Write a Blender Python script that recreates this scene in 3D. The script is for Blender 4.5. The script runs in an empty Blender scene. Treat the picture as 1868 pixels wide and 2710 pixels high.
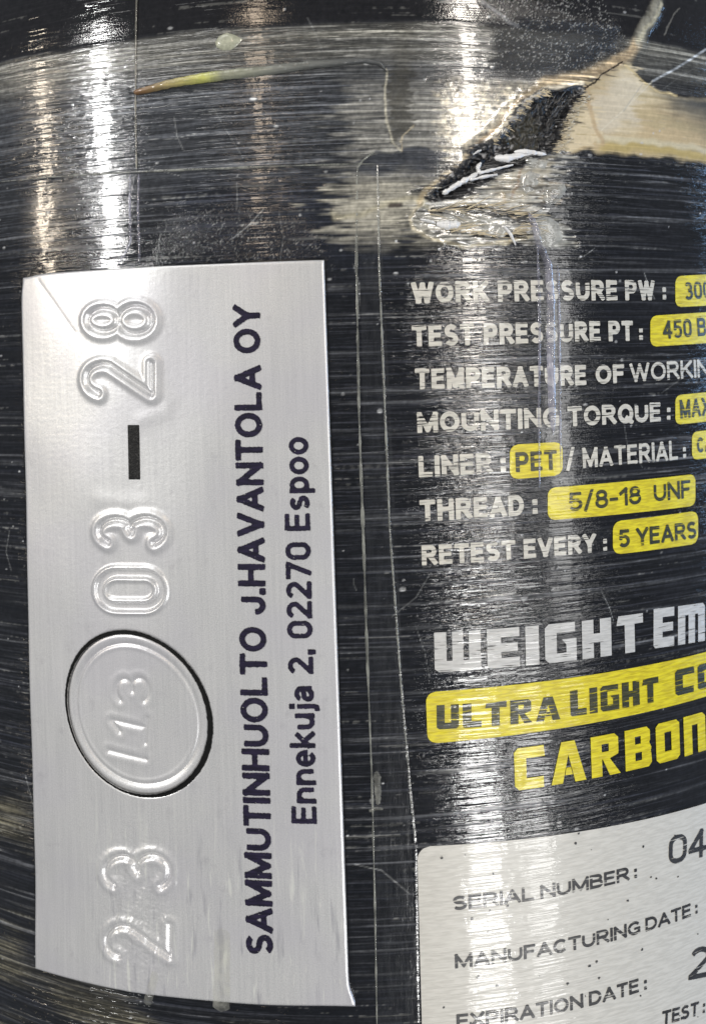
import bpy, bmesh, math, random
import numpy as np
from mathutils import Matrix, Vector
random.seed(3); rng = np.random.default_rng(11)

# ------------------------------------------------------------------ calibration (photo 1868 x 2710 px)
R = 0.075                      # cylinder radius, metres
FPX, CX, CY, ROLL, DR = 2579.2, 906.3, 984.2, -0.02808, 2.25
SC = bpy.context.scene
COL = SC.collection

# camera: close to the cylinder, axis of the cylinder is world Z, eye level is z = 0
cam_d = bpy.data.cameras.new('camera'); cam = bpy.data.objects.new('camera', cam_d); COL.objects.link(cam)
c_, s_ = math.cos(ROLL), math.sin(ROLL)
right, up, back = Vector((c_, 0, s_)), Vector((-s_, 0, c_)), Vector((0, -1, 0))
M = Matrix((( right.x, up.x, back.x, 0), (right.y, up.y, back.y, -DR*R), (right.z, up.z, back.z, 0), (0, 0, 0, 1)))
cam.matrix_world = M
cam_d.sensor_fit = 'VERTICAL'; cam_d.sensor_height = 24.0
cam_d.lens = FPX/2710*24.0
cam_d.shift_x = (934-CX)/2710; cam_d.shift_y = (CY-1355)/2710
cam_d.clip_start = 0.005; cam_d.clip_end = 50
cam_d.dof.use_dof = True; cam_d.dof.focus_distance = (DR-1)*R + 0.0035; cam_d.dof.aperture_fstop = 16.0
SC.camera = cam
SC.view_settings.view_transform = 'Standard'; SC.view_settings.look = 'None'
SC.view_settings.exposure = 0.28; SC.view_settings.gamma = 1.0

# dim grey room around
w = bpy.data.worlds.new('World'); SC.world = w; w.use_nodes = True
bg = w.node_tree.nodes['Background']; bg.inputs[0].default_value = (0.80, 0.88, 1.0, 1); bg.inputs[1].default_value = 0.13

def lamp(name, az, el0, el1, wdeg, L, col, dist=1.4):
    """upright strip lamp / window at azimuth az (deg, + = right), from elevation el0 to el1, radiance L"""
    a = math.radians(az); em = math.radians((el0+el1)/2)
    hgt = dist*(math.tan(math.radians(el1))-math.tan(math.radians(el0)))
    wid = 2*dist*math.tan(math.radians(wdeg/2))
    z = dist*(math.tan(math.radians(el1))+math.tan(math.radians(el0)))/2
    d = bpy.data.lights.new(name, 'AREA'); d.shape = 'RECTANGLE'; d.size = wid; d.size_y = hgt
    d.energy = L*math.pi*wid*hgt; d.color = col
    o = bpy.data.objects.new(name, d); COL.objects.link(o)
    pos = Vector((dist*math.sin(a), -dist*math.cos(a), z)); o.location = pos
    o.rotation_euler = (Vector((0, 0, pos.z))-pos).to_track_quat('-Z', 'Y').to_euler()
    return o
WARM = (1.0, 0.93, 0.84); NEUT = (1.0, 0.99, 0.97); BLUE = (0.35, 0.60, 1.0)
lamp('lamp_strip', -48, 5, 21, 2.9, 62, NEUT)
lamp('lamp_strip', -61, 3, 16, 2.0, 36, (1.0, 0.86, 0.68))
lamp('lamp_strip', -15, 14, 24, 3.2, 12, (1.0, 0.80, 0.60))
lamp('lamp_strip', 27, 7, 26, 3.2, 40, WARM)
lamp('glitter_panel', 26, -33, -24, 7, 30, NEUT)  # low panel added to make the ridges glitter
lamp('side_panel', 37, -30, -22, 6, 14, NEUT)  # low soft panel to the right
lamp('lamp_strip', 30, -9, -3, 5, 16, NEUT)  # short strip added for more glitter on the ridges
lamp('lamp_strip', 44, -14, 12, 4.5, 6, NEUT)
lamp('window_blue', 95, -18, 13, 14, 12, BLUE)
lamp('soft_key', -44, 38, 60, 34, 4.2, NEUT)  # big soft key added at upper left to shade the plate relief

# ------------------------------------------------------------------ mapping
def S(P):
    """photo pixel -> (s, z) on the cylinder in mm"""
    P = np.atleast_2d(np.array(P, float)) - [CX, CY]
    u = (c_*P[:, 0]+s_*P[:, 1])/FPX; v = (-s_*P[:, 0]+c_*P[:, 1])/FPX
    a = u*u+1; b = -2*DR; cc = DR*DR-1
    t = (-b-np.sqrt(np.maximum(b*b-4*a*cc, 0)))/(2*a)
    th = np.arctan2(u*t, DR-t)
    return np.stack([th*R*1000, -v*t*R*1000], 1)
MM = 75.0/2063.0   # mm per photo pixel at the middle
ZSH = 33.2          # shoulder starts here (mm above eye level)
DOME_H = 62.0
def radius(z):
    z = np.asarray(z, float)
    t = np.clip((z-ZSH)/DOME_H, 0, 0.999)
    return 75.0*np.sqrt(1-t**2.0*0.9)
def world(s, z, h):
    """surface coords in mm (s along the hoop, z up, h out) -> metres"""
    s, z, h = np.broadcast_arrays(np.asarray(s, float), np.asarray(z, float), np.asarray(h, float))
    r = radius(z)+h; th = s/75.0
    return np.stack([r*np.sin(th), -r*np.cos(th), z], -1)/1000.0

# ------------------------------------------------------------------ object helpers
def mesh_obj(name, V, F, mat, parent=None, uv=None, smooth=True, cols=None):
    me = bpy.data.meshes.new(name)
    V = np.asarray(V, np.float32).reshape(-1, 3); F = np.asarray(F, object) if not isinstance(F, np.ndarray) else F
    if isinstance(F, np.ndarray) and F.dtype != object:
        k = F.shape[1]; n = len(F)
        me.vertices.add(len(V)); me.vertices.foreach_set('co', V.ravel())
        me.loops.add(n*k); me.loops.foreach_set('vertex_index', F.astype(np.int32).ravel())
        me.polygons.add(n); me.polygons.foreach_set('loop_start', (np.arange(n)*k).astype(np.int32))
        me.update(calc_edges=True)
    else:
        me.from_pydata([tuple(map(float, v)) for v in V], [], [tuple(f) for f in F])
    if uv is not None:
        lay = me.uv_layers.new(name='UVMap')
        li = np.empty(len(me.loops), np.int32); me.loops.foreach_get('vertex_index', li)
        lay.data.foreach_set('uv', np.asarray(uv, np.float32)[li].ravel())
    for k, a in (cols or {}).items():
        at = me.attributes.new(k, 'FLOAT_COLOR', 'POINT')
        c4 = np.ones((len(V), 4), np.float32); c4[:, :3] = a; at.data.foreach_set('color', c4.ravel())
    if smooth: me.polygons.foreach_set('use_smooth', np.ones(len(me.polygons), bool))
    me.materials.append(mat)
    o = bpy.data.objects.new(name, me); COL.objects.link(o)
    if parent: o.parent = parent
    return o
def grid_faces(nu, nv):
    i = np.arange(nu*nv).reshape(nv, nu)
    return np.stack([i[:-1, :-1], i[:-1, 1:], i[1:, 1:], i[1:, :-1]], -1).reshape(-1, 4)
def empty(name, label=None, cat=None):
    o = bpy.data.objects.new(name, None); COL.objects.link(o)
    if label: o['label'] = label; o['category'] = cat
    return o

# ------------------------------------------------------------------ materials
def lin(r, g, b):
    f = lambda c: ((c/255+0.055)/1.055)**2.4 if c/255 > 0.04045 else c/255/12.92
    return (f(r), f(g), f(b), 1)
class NT:
    def __init__(s, name):
        s.m = bpy.data.materials.new(name); s.m.use_nodes = True; s.t = s.m.node_tree
        s.b = s.t.nodes['Principled BSDF']; s.out = s.t.nodes['Material Output']
        s.uv = s.n('ShaderNodeTexCoord').outputs['UV']
    def n(s, k, **kw):
        x = s.t.nodes.new(k)
        for a, v in kw.items(): setattr(x, a, v)
        return x
    def l(s, a, b): s.t.links.new(a, b)
    def set(s, sock, v):
        if hasattr(v, 'is_output'): s.l(v, sock)
        else: sock.default_value = v
    def noise(s, sx, sy, detail=2, rough=.55, off=0, dist=0, ntype='FBM'):
        mp = s.n('ShaderNodeMapping'); s.l(s.uv, mp.inputs[0]); mp.inputs['Scale'].default_value = (sx, sy, 1)
        mp.inputs['Location'].default_value = (off, off*1.7, off)
        x = s.n('ShaderNodeTexNoise'); s.l(mp.outputs[0], x.inputs['Vector']); x.inputs['Scale'].default_value = 1
        x.inputs['Detail'].default_value = detail; x.inputs['Roughness'].default_value = rough; x.inputs['Distortion'].default_value = dist
        return x.outputs['Fac']
    def vor(s, sx, sy, off=0):
        mp = s.n('ShaderNodeMapping'); s.l(s.uv, mp.inputs[0]); mp.inputs['Scale'].default_value = (sx, sy, 1)
        mp.inputs['Location'].default_value = (off, off, 0)
        x = s.n('ShaderNodeTexVoronoi'); s.l(mp.outputs[0], x.inputs['Vector']); x.inputs['Scale'].default_value = 1
        return x.outputs['Distance']
    def math(s, op, a, b=0.0, c=0.0, clamp=False):
        x = s.n('ShaderNodeMath', operation=op); x.use_clamp = clamp
        s.set(x.inputs[0], a); s.set(x.inputs[1], b); s.set(x.inputs[2], c); return x.outputs[0]
    def ramp(s, v, lo, hi, a=0.0, b=1.0):
        x = s.n('ShaderNodeMapRange'); x.interpolation_type = 'SMOOTHSTEP'; s.set(x.inputs[0], v)
        for i, q in enumerate((lo, hi, a, b)): s.set(x.inputs[1+i], q)
        return x.outputs[0]
    def mix(s, f, a, b):
        x = s.n('ShaderNodeMix', data_type='RGBA'); s.set(x.inputs[0], f); s.set(x.inputs[6], a); s.set(x.inputs[7], b); return x.outputs[2]
    def bump(s, h, dist, strength=1.0, normal=None):
        x = s.n('ShaderNodeBump'); s.set(x.inputs['Height'], h); x.inputs['Distance'].default_value = dist; s.set(x.inputs['Strength'], strength)
        if normal is not None: s.l(normal, x.inputs['Normal'])
        return x.outputs[0]
    def attr(s, name):
        x = s.n('ShaderNodeAttribute'); x.attribute_name = name; return x
    # the wound fibre relief (ridges along the hoop) that telegraphs through print and lacquer
    def ridges(s, strength=1.0, dist=8e-5, normal=None):
        a = s.noise(.10, 2.0, 2, .5); b = s.noise(.30, 4.4, 2, .55, 5.3)
        c = s.noise(.55, 3.4, 2, .6, 12.3)
        d = s.noise(1.2, 14, 1, .5, 15.1)
        h = s.math('ADD', s.math('ADD', s.math('MULTIPLY', a, 1.7), s.math('MULTIPLY', d, .15)), s.math('ADD', b, s.math('MULTIPLY', c, .75)))
        return s.bump(h, dist, strength, normal)
    def film(s, strength=1.0, dist=2.2e-5):
        a = s.noise(.5, .35, 1, .5, 9.1); b = s.noise(1.6, 1.6, 2, .6, 2.2); c = s.noise(.12, 3.0, 1, .5, 4.4)
        h = s.math('ADD', s.math('ADD', s.math('MULTIPLY', a, 1.6), s.math('MULTIPLY', b, .45)), s.math('MULTIPLY', c, 2.6))
        return s.bump(h, dist, strength)
    def coat(s, wgt, rough=.06, strength=1.0):
        s.b.inputs['Coat Weight'].default_value = wgt; s.b.inputs['Coat Roughness'].default_value = rough
        s.l(s.film(strength), s.b.inputs['Coat Normal'])
    def P(s, **kw):
        for k, v in kw.items(): s.set(s.b.inputs[k.replace('_', ' ')], v)
    def cutout(s, keep):
        """keep 0..1: where the print is still there"""
        t = s.n('ShaderNodeBsdfTransparent'); mx = s.n('ShaderNodeMixShader'); s.set(mx.inputs[0], keep)
        s.l(t.outputs[0], mx.inputs[1]); s.l(s.b.outputs[0], mx.inputs[2]); s.l(mx.outputs[0], s.out.inputs[0])

def mat_body():
    k = NT('wound_carbon_composite')
    tint = k.attr('tint').outputs['Color']; surf = k.attr('surf')
    sp = k.n('ShaderNodeSeparateColor'); k.l(surf.outputs['Color'], sp.inputs[0])
    ridge, grit, gloss = sp.outputs[0], sp.outputs[1], sp.outputs[2]
    st = k.noise(.07, 5.5, 3, .65, 1.7); st2 = k.noise(.5, 9.0, 2, .6, 3.1)
    hl = k.math('ADD', k.math('MULTIPLY', k.noise(.16, 4.2, 2, .5, 31.), .6), k.math('MULTIPLY', k.noise(.5, 8, 2, .6, 5.3), .4))
    f = k.math('ADD', k.ramp(hl, .50, .68, .55, 2.2), k.math('ADD', k.ramp(st2, .52, .74, 0, 1.0), k.ramp(k.noise(.035, 3.3, 1, .5, 41.), .52, .68, 0, 1.8)))
    vm = k.n('ShaderNodeVectorMath', operation='SCALE'); k.l(tint, vm.inputs[0]); k.l(k.math('ADD', k.math('MULTIPLY', k.math('SUBTRACT', f, 1.0), ridge), 1.0), vm.inputs[3])
    k.l(vm.outputs[0], k.b.inputs['Base Color'])
    nr = k.ridges(ridge)
    gr = k.noise(5.5, 5.5, 2, .6, 7.7)
    n2 = k.bump(gr, 9e-5, grit, nr)
    k.P(Roughness=k.ramp(gloss, 0, 1, .5, .085), Specular_IOR_Level=k.ramp(gloss, 0, 1, .2, .55)); k.l(n2, k.b.inputs['Normal'])
    k.coat(.5, .05, 1.0); k.l(k.math('MULTIPLY', gloss, .55), k.b.inputs['Coat Weight'])
    return k.m
def mat_print(name, col, wear=(.30, .42), rough=.35, dark=None, ridge=.8, coat=.5, wsx=.35, wsy=6.5, spec=.5):
    k = NT(name)
    n = k.noise(.6, 4.0, 2, .6, 6.1)
    c2 = dark or tuple(x*.82 for x in col[:3])+(1,)
    k.l(k.mix(k.ramp(n, .35, .65), c2, col), k.b.inputs['Base Color'])
    k.P(Roughness=rough, Specular_IOR_Level=spec); k.l(k.ridges(ridge), k.b.inputs['Normal'])
    k.coat(coat, .06)
    if wear: k.cutout(k.ramp(k.noise(wsx, wsy, 2, .6, 8.8), wear[0], wear[1]))
    return k.m
def mat_plate():
    k = NT('brushed_aluminium')
    br = k.noise(3.6, .10, 3, .6, 2.0); bl = k.noise(.10, .12, 2, .5, 1.0); gr = k.noise(9, 9, 2, .6, 4.0)
    v = k.math('ADD', k.math('MULTIPLY', br, .30), k.math('MULTIPLY', gr, .70))
    c = k.mix(k.ramp(v, .36, .64), lin(198, 199, 200), lin(222, 222, 222))
    c = k.mix(k.math('MULTIPLY', k.ramp(bl, .4, .7), .35), c, lin(200, 198, 208))
    sep = k.n('ShaderNodeSeparateXYZ'); k.l(k.uv, sep.inputs[0])
    low = k.math('MULTIPLY', k.ramp(sep.outputs[1], -38, -52), k.ramp(sep.outputs[0], -30, -24))
    scr = k.math('MULTIPLY', k.ramp(k.noise(1.5, .16, 3, .65, 14., .4), .56, .70), low)
    c = k.mix(k.math('MULTIPLY', scr, .9), c, lin(234, 235, 230))
    c = k.mix(k.math('MULTIPLY', k.math('MULTIPLY', k.ramp(k.noise(1.1, .12, 3, .65, 24., .3), .56, .72), low), .6), c, lin(158, 158, 166))
    drt = k.math('MULTIPLY', k.ramp(k.noise(.5, .4, 4, .7, 21.), .56, .76), .28)
    c = k.mix(drt, c, lin(160, 158, 164))
    c = k.mix(k.ramp(k.noise(2.2, 2.2, 1, .5, 8.), .83, .86), c, lin(96, 90, 86))
    k.l(c, k.b.inputs['Base Color'])
    k.P(Metallic=.42, Roughness=.36, Specular_IOR_Level=.5)
    h = k.math('ADD', k.math('MULTIPLY', br, .45), k.math('MULTIPLY', gr, 1.0))
    k.l(k.bump(h, 7e-6), k.b.inputs['Normal'])
    k.coat(.6, .20, .5)
    return k.m
def mat_simple(name, col, rough=.4, metal=0, alpha=None, coat=.0, bumpd=None, spec=.5, nsx=3, nsy=3):
    k = NT(name); n = k.noise(nsx, nsy, 3, .6, 3.3)
    k.l(k.mix(k.ramp(n, .3, .7), tuple(x*.72 for x in col[:3])+(1,), col), k.b.inputs['Base Color'])
    k.P(Roughness=rough, Metallic=metal, Specular_IOR_Level=spec, Coat_Weight=coat)
    if bumpd: k.l(k.bump(n, bumpd), k.b.inputs['Normal'])
    if alpha is not None: k.cutout(k.ramp(n, .25, .75, alpha[0], alpha[1]))
    return k.m
M_BODY = mat_body()
M_PLATE = mat_plate()
M_WHITE = mat_print('off_white_print', lin(205, 202, 192), (.34, .44))
M_GREY = mat_print('light_grey_print', lin(196, 196, 194), (.28, .38))
M_YEL = mat_print('yellow_print', lin(222, 208, 24), (.22, .28), dark=lin(192, 175, 14), ridge=.6)
M_BLKY = mat_print('black_print_on_yellow', lin(34, 38, 24), (.33, .43), dark=lin(58, 58, 20))
M_LABEL = mat_print('cream_label', lin(203, 201, 194), None, dark=lin(190, 188, 181), ridge=.35, spec=.5)
M_BLKL = mat_print('black_print_on_label', lin(40, 40, 42), (.34, .44), dark=lin(52, 52, 54), ridge=.3)
M_INK = mat_print('dark_blue_ink', lin(22, 20, 36), (.25, .33), dark=lin(36, 31, 54), ridge=.0, coat=.2, wsx=3, wsy=5, spec=.2, rough=.6)
def mat_black():
    k = NT('black_hatched_paint'); n = k.noise(4.5, 5.5, 2, .6, 3.3, 1.0)
    k.l(k.mix(k.ramp(n, .52, .68), lin(10, 10, 11), lin(62, 62, 60)), k.b.inputs['Base Color'])
    k.P(Roughness=.5, Specular_IOR_Level=.3); k.l(k.bump(n, 6e-5), k.b.inputs['Normal']); return k.m
M_BLACK = mat_black()
M_RING = mat_simple('black_ring_ink', lin(20, 21, 21), .7, spec=.15, nsx=2, nsy=2)
M_LINE = mat_simple('pale_film_edge', lin(150, 152, 145), .3, alpha=(.30, .80), coat=.4, nsx=1.2, nsy=.5)
M_SEAM = mat_simple('film_seam', lin(120, 118, 108), .25, alpha=(.6, 1.0), coat=.5, nsx=.6, nsy=.4)
M_RUN = mat_simple('clear_resin_run_and_reflection', lin(178, 178, 196), .08, alpha=(.18, .62), coat=1.0, bumpd=2e-5, nsx=1.2, nsy=.3)
M_FIBRE = mat_simple('white_fibre_and_glint', lin(238, 238, 238), .45, coat=.3, bumpd=5e-5, nsx=1, nsy=7)
M_TAPE = mat_simple('clear_tape_strip', lin(205, 206, 196), .25, alpha=(.10, .34), coat=.5, nsx=1, nsy=1)

# ------------------------------------------------------------------ fields on surface grids
def aniso(shape, ls, lz, ds, dz, seed):
    """gaussian random field, correlation lengths in mm, unit variance"""
    g = np.random.default_rng(seed); f = np.fft.rfft2(g.normal(size=shape))
    kz = np.fft.fftfreq(shape[0], dz)[:, None]; ks = np.fft.rfftfreq(shape[1], ds)[None]
    f *= np.exp(-((ks*ls)**2+(kz*lz)**2)*np.pi**2/2)
    x = np.fft.irfft2(f, shape); return (x-x.mean())/x.std()
def seg_dist(Sg, Zg, P):
    """distance (mm) to a polyline in photo px, and the parameter 0..1 along it"""
    Q = S(P); D = np.full(Sg.shape, 1e9); T = np.zeros(Sg.shape)
    L = np.r_[0, np.cumsum(np.hypot(*np.diff(Q, axis=0).T))]; L /= L[-1]
    for i in range(len(Q)-1):
        a, b = Q[i], Q[i+1]; d = b-a; t = np.clip(((Sg-a[0])*d[0]+(Zg-a[1])*d[1])/(d@d+1e-12), 0, 1)
        q = np.hypot(Sg-a[0]-t*d[0], Zg-a[1]-t*d[1]); m = q < D
        D[m] = q[m]; T[m] = (L[i]+t*(L[i+1]-L[i]))[m]
    return D, T
def poly_sd(Sg, Zg, P):
    """signed distance (mm, + inside) to a closed polygon in photo px"""
    D, _ = seg_dist(Sg, Zg, list(P)+[P[0]]); Q = S(P); ins = np.zeros(Sg.shape, bool)
    for i in range(len(Q)):
        a, b = Q[i], Q[(i+1) % len(Q)]
        c = (a[1] > Zg) != (b[1] > Zg)
        with np.errstate(divide='ignore', invalid='ignore'):
            x = (b[0]-a[0])*(Zg-a[1])/(b[1]-a[1])+a[0]
        ins ^= c & (Sg < x)
    return np.where(ins, D, -D)
def sm(x, a, b):
    t = np.clip((x-a)/(b-a), 0, 1); return t*t*(3-2*t)

# ------------------------------------------------------------------ THE CYLINDER
tank = empty('gas_cylinder', 'black carbon wound gas cylinder with cracked shoulder, metal plate and yellow and white print', 'gas cylinder')

DS = 0.11
s_ax = np.concatenate([np.linspace(-230, -52, 70)[:-1], np.arange(-52, 52, DS), np.linspace(52, 230, 70)[1:]])
s_ax = np.concatenate([np.linspace(-75*math.pi, -48, 60)[:-1], np.arange(-48, 48.01, DS), np.linspace(48.1, 75*math.pi, 60)[1:]])
z_ax = np.concatenate([np.linspace(-330, -80, 24)[:-1], np.arange(-80, 54.01, DS), np.linspace(54.3, ZSH+DOME_H*.98, 40)[1:]])
Sg, Zg = np.meshgrid(s_ax, z_ax)
fi = (np.abs(s_ax) <= 48.02); fj = (z_ax >= -80.01) & (z_ax <= 54.02)
i0, i1 = np.where(fi)[0][[0, -1]]; j0, j1 = np.where(fj)[0][[0, -1]]
sub = (slice(j0, j1+1), slice(i0, i1+1))
s, z = Sg[sub], Zg[sub]; shp = s.shape
def N(ls, lz, seed): return aniso(shp, ls, lz, DS, DS, seed)
H = np.zeros(Sg.shape); tint = np.zeros(Sg.shape+(3,)); surf = np.zeros(Sg.shape+(3,))
T0 = np.array(lin(26, 27, 31)[:3])
tint[:] = T0; surf[..., 0] = 1.0; surf[..., 1] = .12; surf[..., 2] = 1.0
t, sf, h = tint[sub].copy(), surf[sub].copy(), np.zeros(shp)

hoop1, hoop2, blot = N(16, .22, 1), N(5, .12, 2), N(5, 3, 3)
fine, fring, warp, wz = N(.25, .25, 4), N(1.4, .14, 5), N(1.6, 1.0, 6), N(1.0, .8, 7)
sw, zw = s+warp*.22+fring*.35, z+wz*.18           # warped coordinates for ragged stains
swf = s+fring*.75+warp*.15                         # fringed along the fibres
def lay(mask, col, k=1.0):
    global t
    m = (np.clip(mask, 0, 1)*k)[..., None]; t = t*(1-m)+np.array(lin(*col)[:3])*m
BB = (s > -25) & (s < 60) & (z > 5)
def box(f, P, ss, zz, pad=6):
    """evaluate f only near the polyline, for speed"""
    Q = S(P); a = (s_ax[i0:i1+1] > Q[:, 0].min()-pad) & (s_ax[i0:i1+1] < Q[:, 0].max()+pad)
    zz1 = z[:, 0]; b = (zz1 > Q[:, 1].min()-pad) & (zz1 < Q[:, 1].max()+pad)
    out = np.full(shp, -1e3 if f is poly_sd else 1e3); ix = np.ix_(b, a)
    r = f(ss[ix], zz[ix], P); tt = np.zeros(shp)
    if f is poly_sd: out[ix] = r; return out
    out[ix] = r[0]; tt[ix] = r[1]; return out, tt
def poly(P, lo=-.15, hi=.25, ss=None, zz=None): return sm(box(poly_sd, P, sw if ss is None else ss, zw if zz is None else zz), lo, hi)
swk, zwk = s+warp*.10+fine*.035, z+wz*.10+fring*.02
def stroke(P, wpx, soft=.6, ss=None, zz=None):
    d, _ = box(seg_dist, P, swk if ss is None else ss, zwk if zz is None else zz)
    r = wpx*MM/2; return 1-sm(d, r*(1-soft), r*(1+soft))

# hoop streaks
lay(sm(hoop1+.5*hoop2, .6, 2.2), (110, 112, 116), .30)
lay(sm(-hoop1+.5*hoop2, .5, 2.0), (18, 20, 26), .7)
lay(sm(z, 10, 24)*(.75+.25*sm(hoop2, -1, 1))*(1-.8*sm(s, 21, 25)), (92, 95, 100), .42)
# pale band where the hoop winding ends at the shoulder, dark smooth shoulder above
edge = ZSH+.07*blot+.05*warp
lay(sm(z, ZSH-5.5, ZSH-.6)*(1-sm(z, edge, edge+.5))*(.5+.5*sm(hoop1, -1, 1)), (150, 148, 138), .55)
lay(sm(z, edge-.5, edge+.8), (24, 23, 25), .95)
sf[..., 0] *= 1-.85*sm(z, edge, edge+.4); h += -.08*sm(z, edge-.6, edge+.9)
# pale hazy delamination left of the hole
haze = poly([(930, 235), (1120, 215), (1290, 235), (1455, 222), (1330, 350), (1262, 405), (1180, 448), (1120, 500), (1010, 505), (930, 470), (925, 300)], -2.2, 2.6, s+fring*1.2+warp*.8)*(.55+.45*sm(hoop2+.5*fring, -1.2, .8))
lay(haze*(.62+.18*sm(hoop2, -1.5, 1.5)), (172, 170, 162), .78)
lay(poly([(1180, 215), (1300, 225), (1460, 222), (1290, 375), (1200, 430), (1170, 330)], -.8, .8)*(.6+.25*fine), (214, 204, 182), .8)
# darker tongue with an arched top
lay(poly([(944, 455), (955, 425), (1000, 402), (1070, 393), (1185, 395), (1160, 450), (1120, 478), (1010, 492), (950, 480)], -.15, .15), (58, 61, 68), .93)
# dark smear with a pointed foot
lay(poly([(1020, 180), (1092, 170), (1092, 320), (1075, 365), (1057, 400), (1035, 365), (1018, 325)], -.1, .35)*(.8+.1*fine), (52, 50, 44), .8)
lay(poly([(1045, 60), (1105, 60), (1092, 200), (1040, 200)], -.5, .8), (74, 72, 66), .5)
lay(stroke([(1022, 180), (1016, 320), (1055, 398)], 6, .7), (180, 176, 160), .75)
lay(stroke([(1092, 330), (1070, 365), (1058, 400)], 5, .7), (170, 160, 138), .7)
# gritty black area
grit = poly([(1285, 60), (1420, 40), (1640, 60), (1660, 120), (1560, 185), (1440, 215), (1300, 205)], -.8, 1.2)
lay(grit*(.8+.2*sm(blot, -1, 1)), (22, 22, 25), .95); sf[..., 1] += grit*1.2; sf[..., 0] *= 1-grit*.8; sf[..., 2] *= 1-.6*grit
tr = sm(z, ZSH-.2, ZSH+.8)*sm(s, 12, 15); sf[..., 1] += tr*.3
lay(stroke([(1280, 0), (1330, 42), (1372, 68)], 9, .8), (120, 122, 126), .6)
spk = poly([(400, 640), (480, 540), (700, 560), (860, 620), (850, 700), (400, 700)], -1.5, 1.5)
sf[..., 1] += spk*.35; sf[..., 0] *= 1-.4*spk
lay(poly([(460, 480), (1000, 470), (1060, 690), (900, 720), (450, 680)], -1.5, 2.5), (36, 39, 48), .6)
# beige delaminated patch at the right
bg_ = poly([(1470, 402), (1482, 330), (1505, 285), (1545, 236), (1600, 188), (1648, 160), (1700, 212), (1762, 246), (1860, 262), (1990, 300), (2000, 470), (1868, 434), (1760, 421), (1620, 408), (1548, 406)], -.2, .55, swf)
lay(bg_*(.92+.08*sm(hoop2, -1, 1)), (208, 192, 158), .96)
lay(bg_*sm(blot+.5*hoop1+.3*fring, -.3, 1.2), (178, 156, 120), .55)
lay(bg_*sm(-blot+.4*hoop2, .2, 1.4), (222, 212, 188), .5)
lay(bg_*sm(hoop1+.6*fring, -.2, 1.6), (166, 156, 122), .4)
lay(bg_*poly([(1780, 215), (1990, 230), (2000, 350), (1868, 345), (1790, 300), (1740, 235)], -2.4, 2.6), (52, 58, 66), .9)
lay(bg_*stroke([(1600, 395), (1700, 385), (1868, 418)], 34, .8), (176, 158, 104), .85)
lay(bg_*stroke([(1580, 372), (1700, 372), (1868, 396)], 16, .8), (206, 198, 172), .7)
lay(bg_*poly([(1555, 260), (1640, 190), (1700, 230), (1690, 330), (1600, 370), (1570, 340)], -.6, 1), (206, 199, 184), .6)
# scratch lines over it
lay(stroke([(1645, 175), (1700, 212), (1730, 240), (1790, 250)], 7, .7), (206, 188, 146), .85)
lay(stroke([(1868, 130), (1790, 180), (1725, 215)], 6, .7, s, z), (170, 175, 180), .85)
lay(stroke([(1725, 215), (1640, 300), (1590, 345)], 4, .8, s, z), (212, 206, 188), .5)
# tan seam of the crack running up over the shoulder
lay(stroke([(1200, 470), (1262, 405), (1330, 330), (1392, 262), (1450, 222), (1540, 205), (1600, 180), (1645, 155), (1685, 118)], 34, .6), (182, 164, 134), .85)
lay(stroke([(1262, 402), (1330, 332), (1392, 266), (1455, 232), (1540, 222)], 14, .6), (222, 212, 190), .85)
lay(stroke([(1250, 398), (1330, 318), (1385, 258)], 9, .7), (158, 136, 110), .6)
lay(stroke([(1560, 200), (1600, 180), (1650, 150), (1690, 108)], 22, .6), (178, 158, 128), .8)
lay(stroke([(1690, 112), (1712, 60), (1738, 10), (1745, -60)], 34, .7), (146, 144, 132), .85)
lay(stroke([(1690, 112), (1722, 60), (1750, 10)], 12, .7), (190, 184, 160), .7)
lay(stroke([(1758, 90), (1780, 50), (1800, 20)], 4, .7), (120, 118, 112), .7)
# fuzzy pale fringe on the right bank, brown rim
lay(poly([(1480, 395), (1485, 330), (1510, 285), (1545, 240), (1570, 290), (1580, 350), (1560, 395)], -.2, .3, swf), (212, 198, 168), .8)
lay(stroke([(1552, 238), (1560, 290), (1578, 345), (1592, 380)], 13, .7), (180, 158, 126), .75)
# grey-beige torn area below the hole
low = poly([(1330, 430), (1470, 400), (1500, 420), (1470, 470), (1430, 520), (1440, 560), (1500, 600), (1495, 655), (1400, 640), (1240, 650), (1130, 630), (1088, 595), (1098, 555), (1150, 535), (1250, 520)], -.25, .35, swf)
lay(low, (166, 164, 156), .9)
lay(low*sm(hoop2+.8*fring+.4*hoop1, .1, 1.2), (34, 34, 38), .85)
lay(low*sm(-hoop2+.6*fring, .9, 2.0), (205, 202, 192), .8)
lay(poly([(1340, 440), (1480, 405), (1470, 460), (1420, 520), (1330, 560), (1290, 500)], -.3, .6)*(.7+.15*fine), (166, 158, 140), .8)
lay(poly([(1375, 540), (1440, 560), (1500, 610), (1490, 660), (1430, 650), (1395, 610)], -.3, .6), (150, 150, 144), .85)
lay(stroke([(1180, 540), (1330, 640), (1470, 640)], 1, .1)*0, (0, 0, 0))
lay(stroke([(1122, 540), (1098, 556), (1086, 582), (1098, 612), (1140, 636), (1230, 652), (1340, 645), (1450, 606)], 9, .8), (186, 176, 150), .7)
lay(stroke([(1395, 425), (1378, 450), (1372, 480), (1352, 520)], 7, .8), (140, 118, 96), .7)
lay(stroke([(1330, 520), (1345, 560), (1375, 590), (1385, 620)], 9, .8), (170, 150, 116), .75)
lay(stroke([(1250, 505), (1300, 500), (1350, 505)], 5, .8), (30, 28, 28), .8)
lay(poly([(1440, 490), (1490, 480), (1500, 500), (1480, 548), (1440, 540)], -.2, .3, swf), (186, 172, 148), .5)  # tan glint painted into the colour
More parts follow.
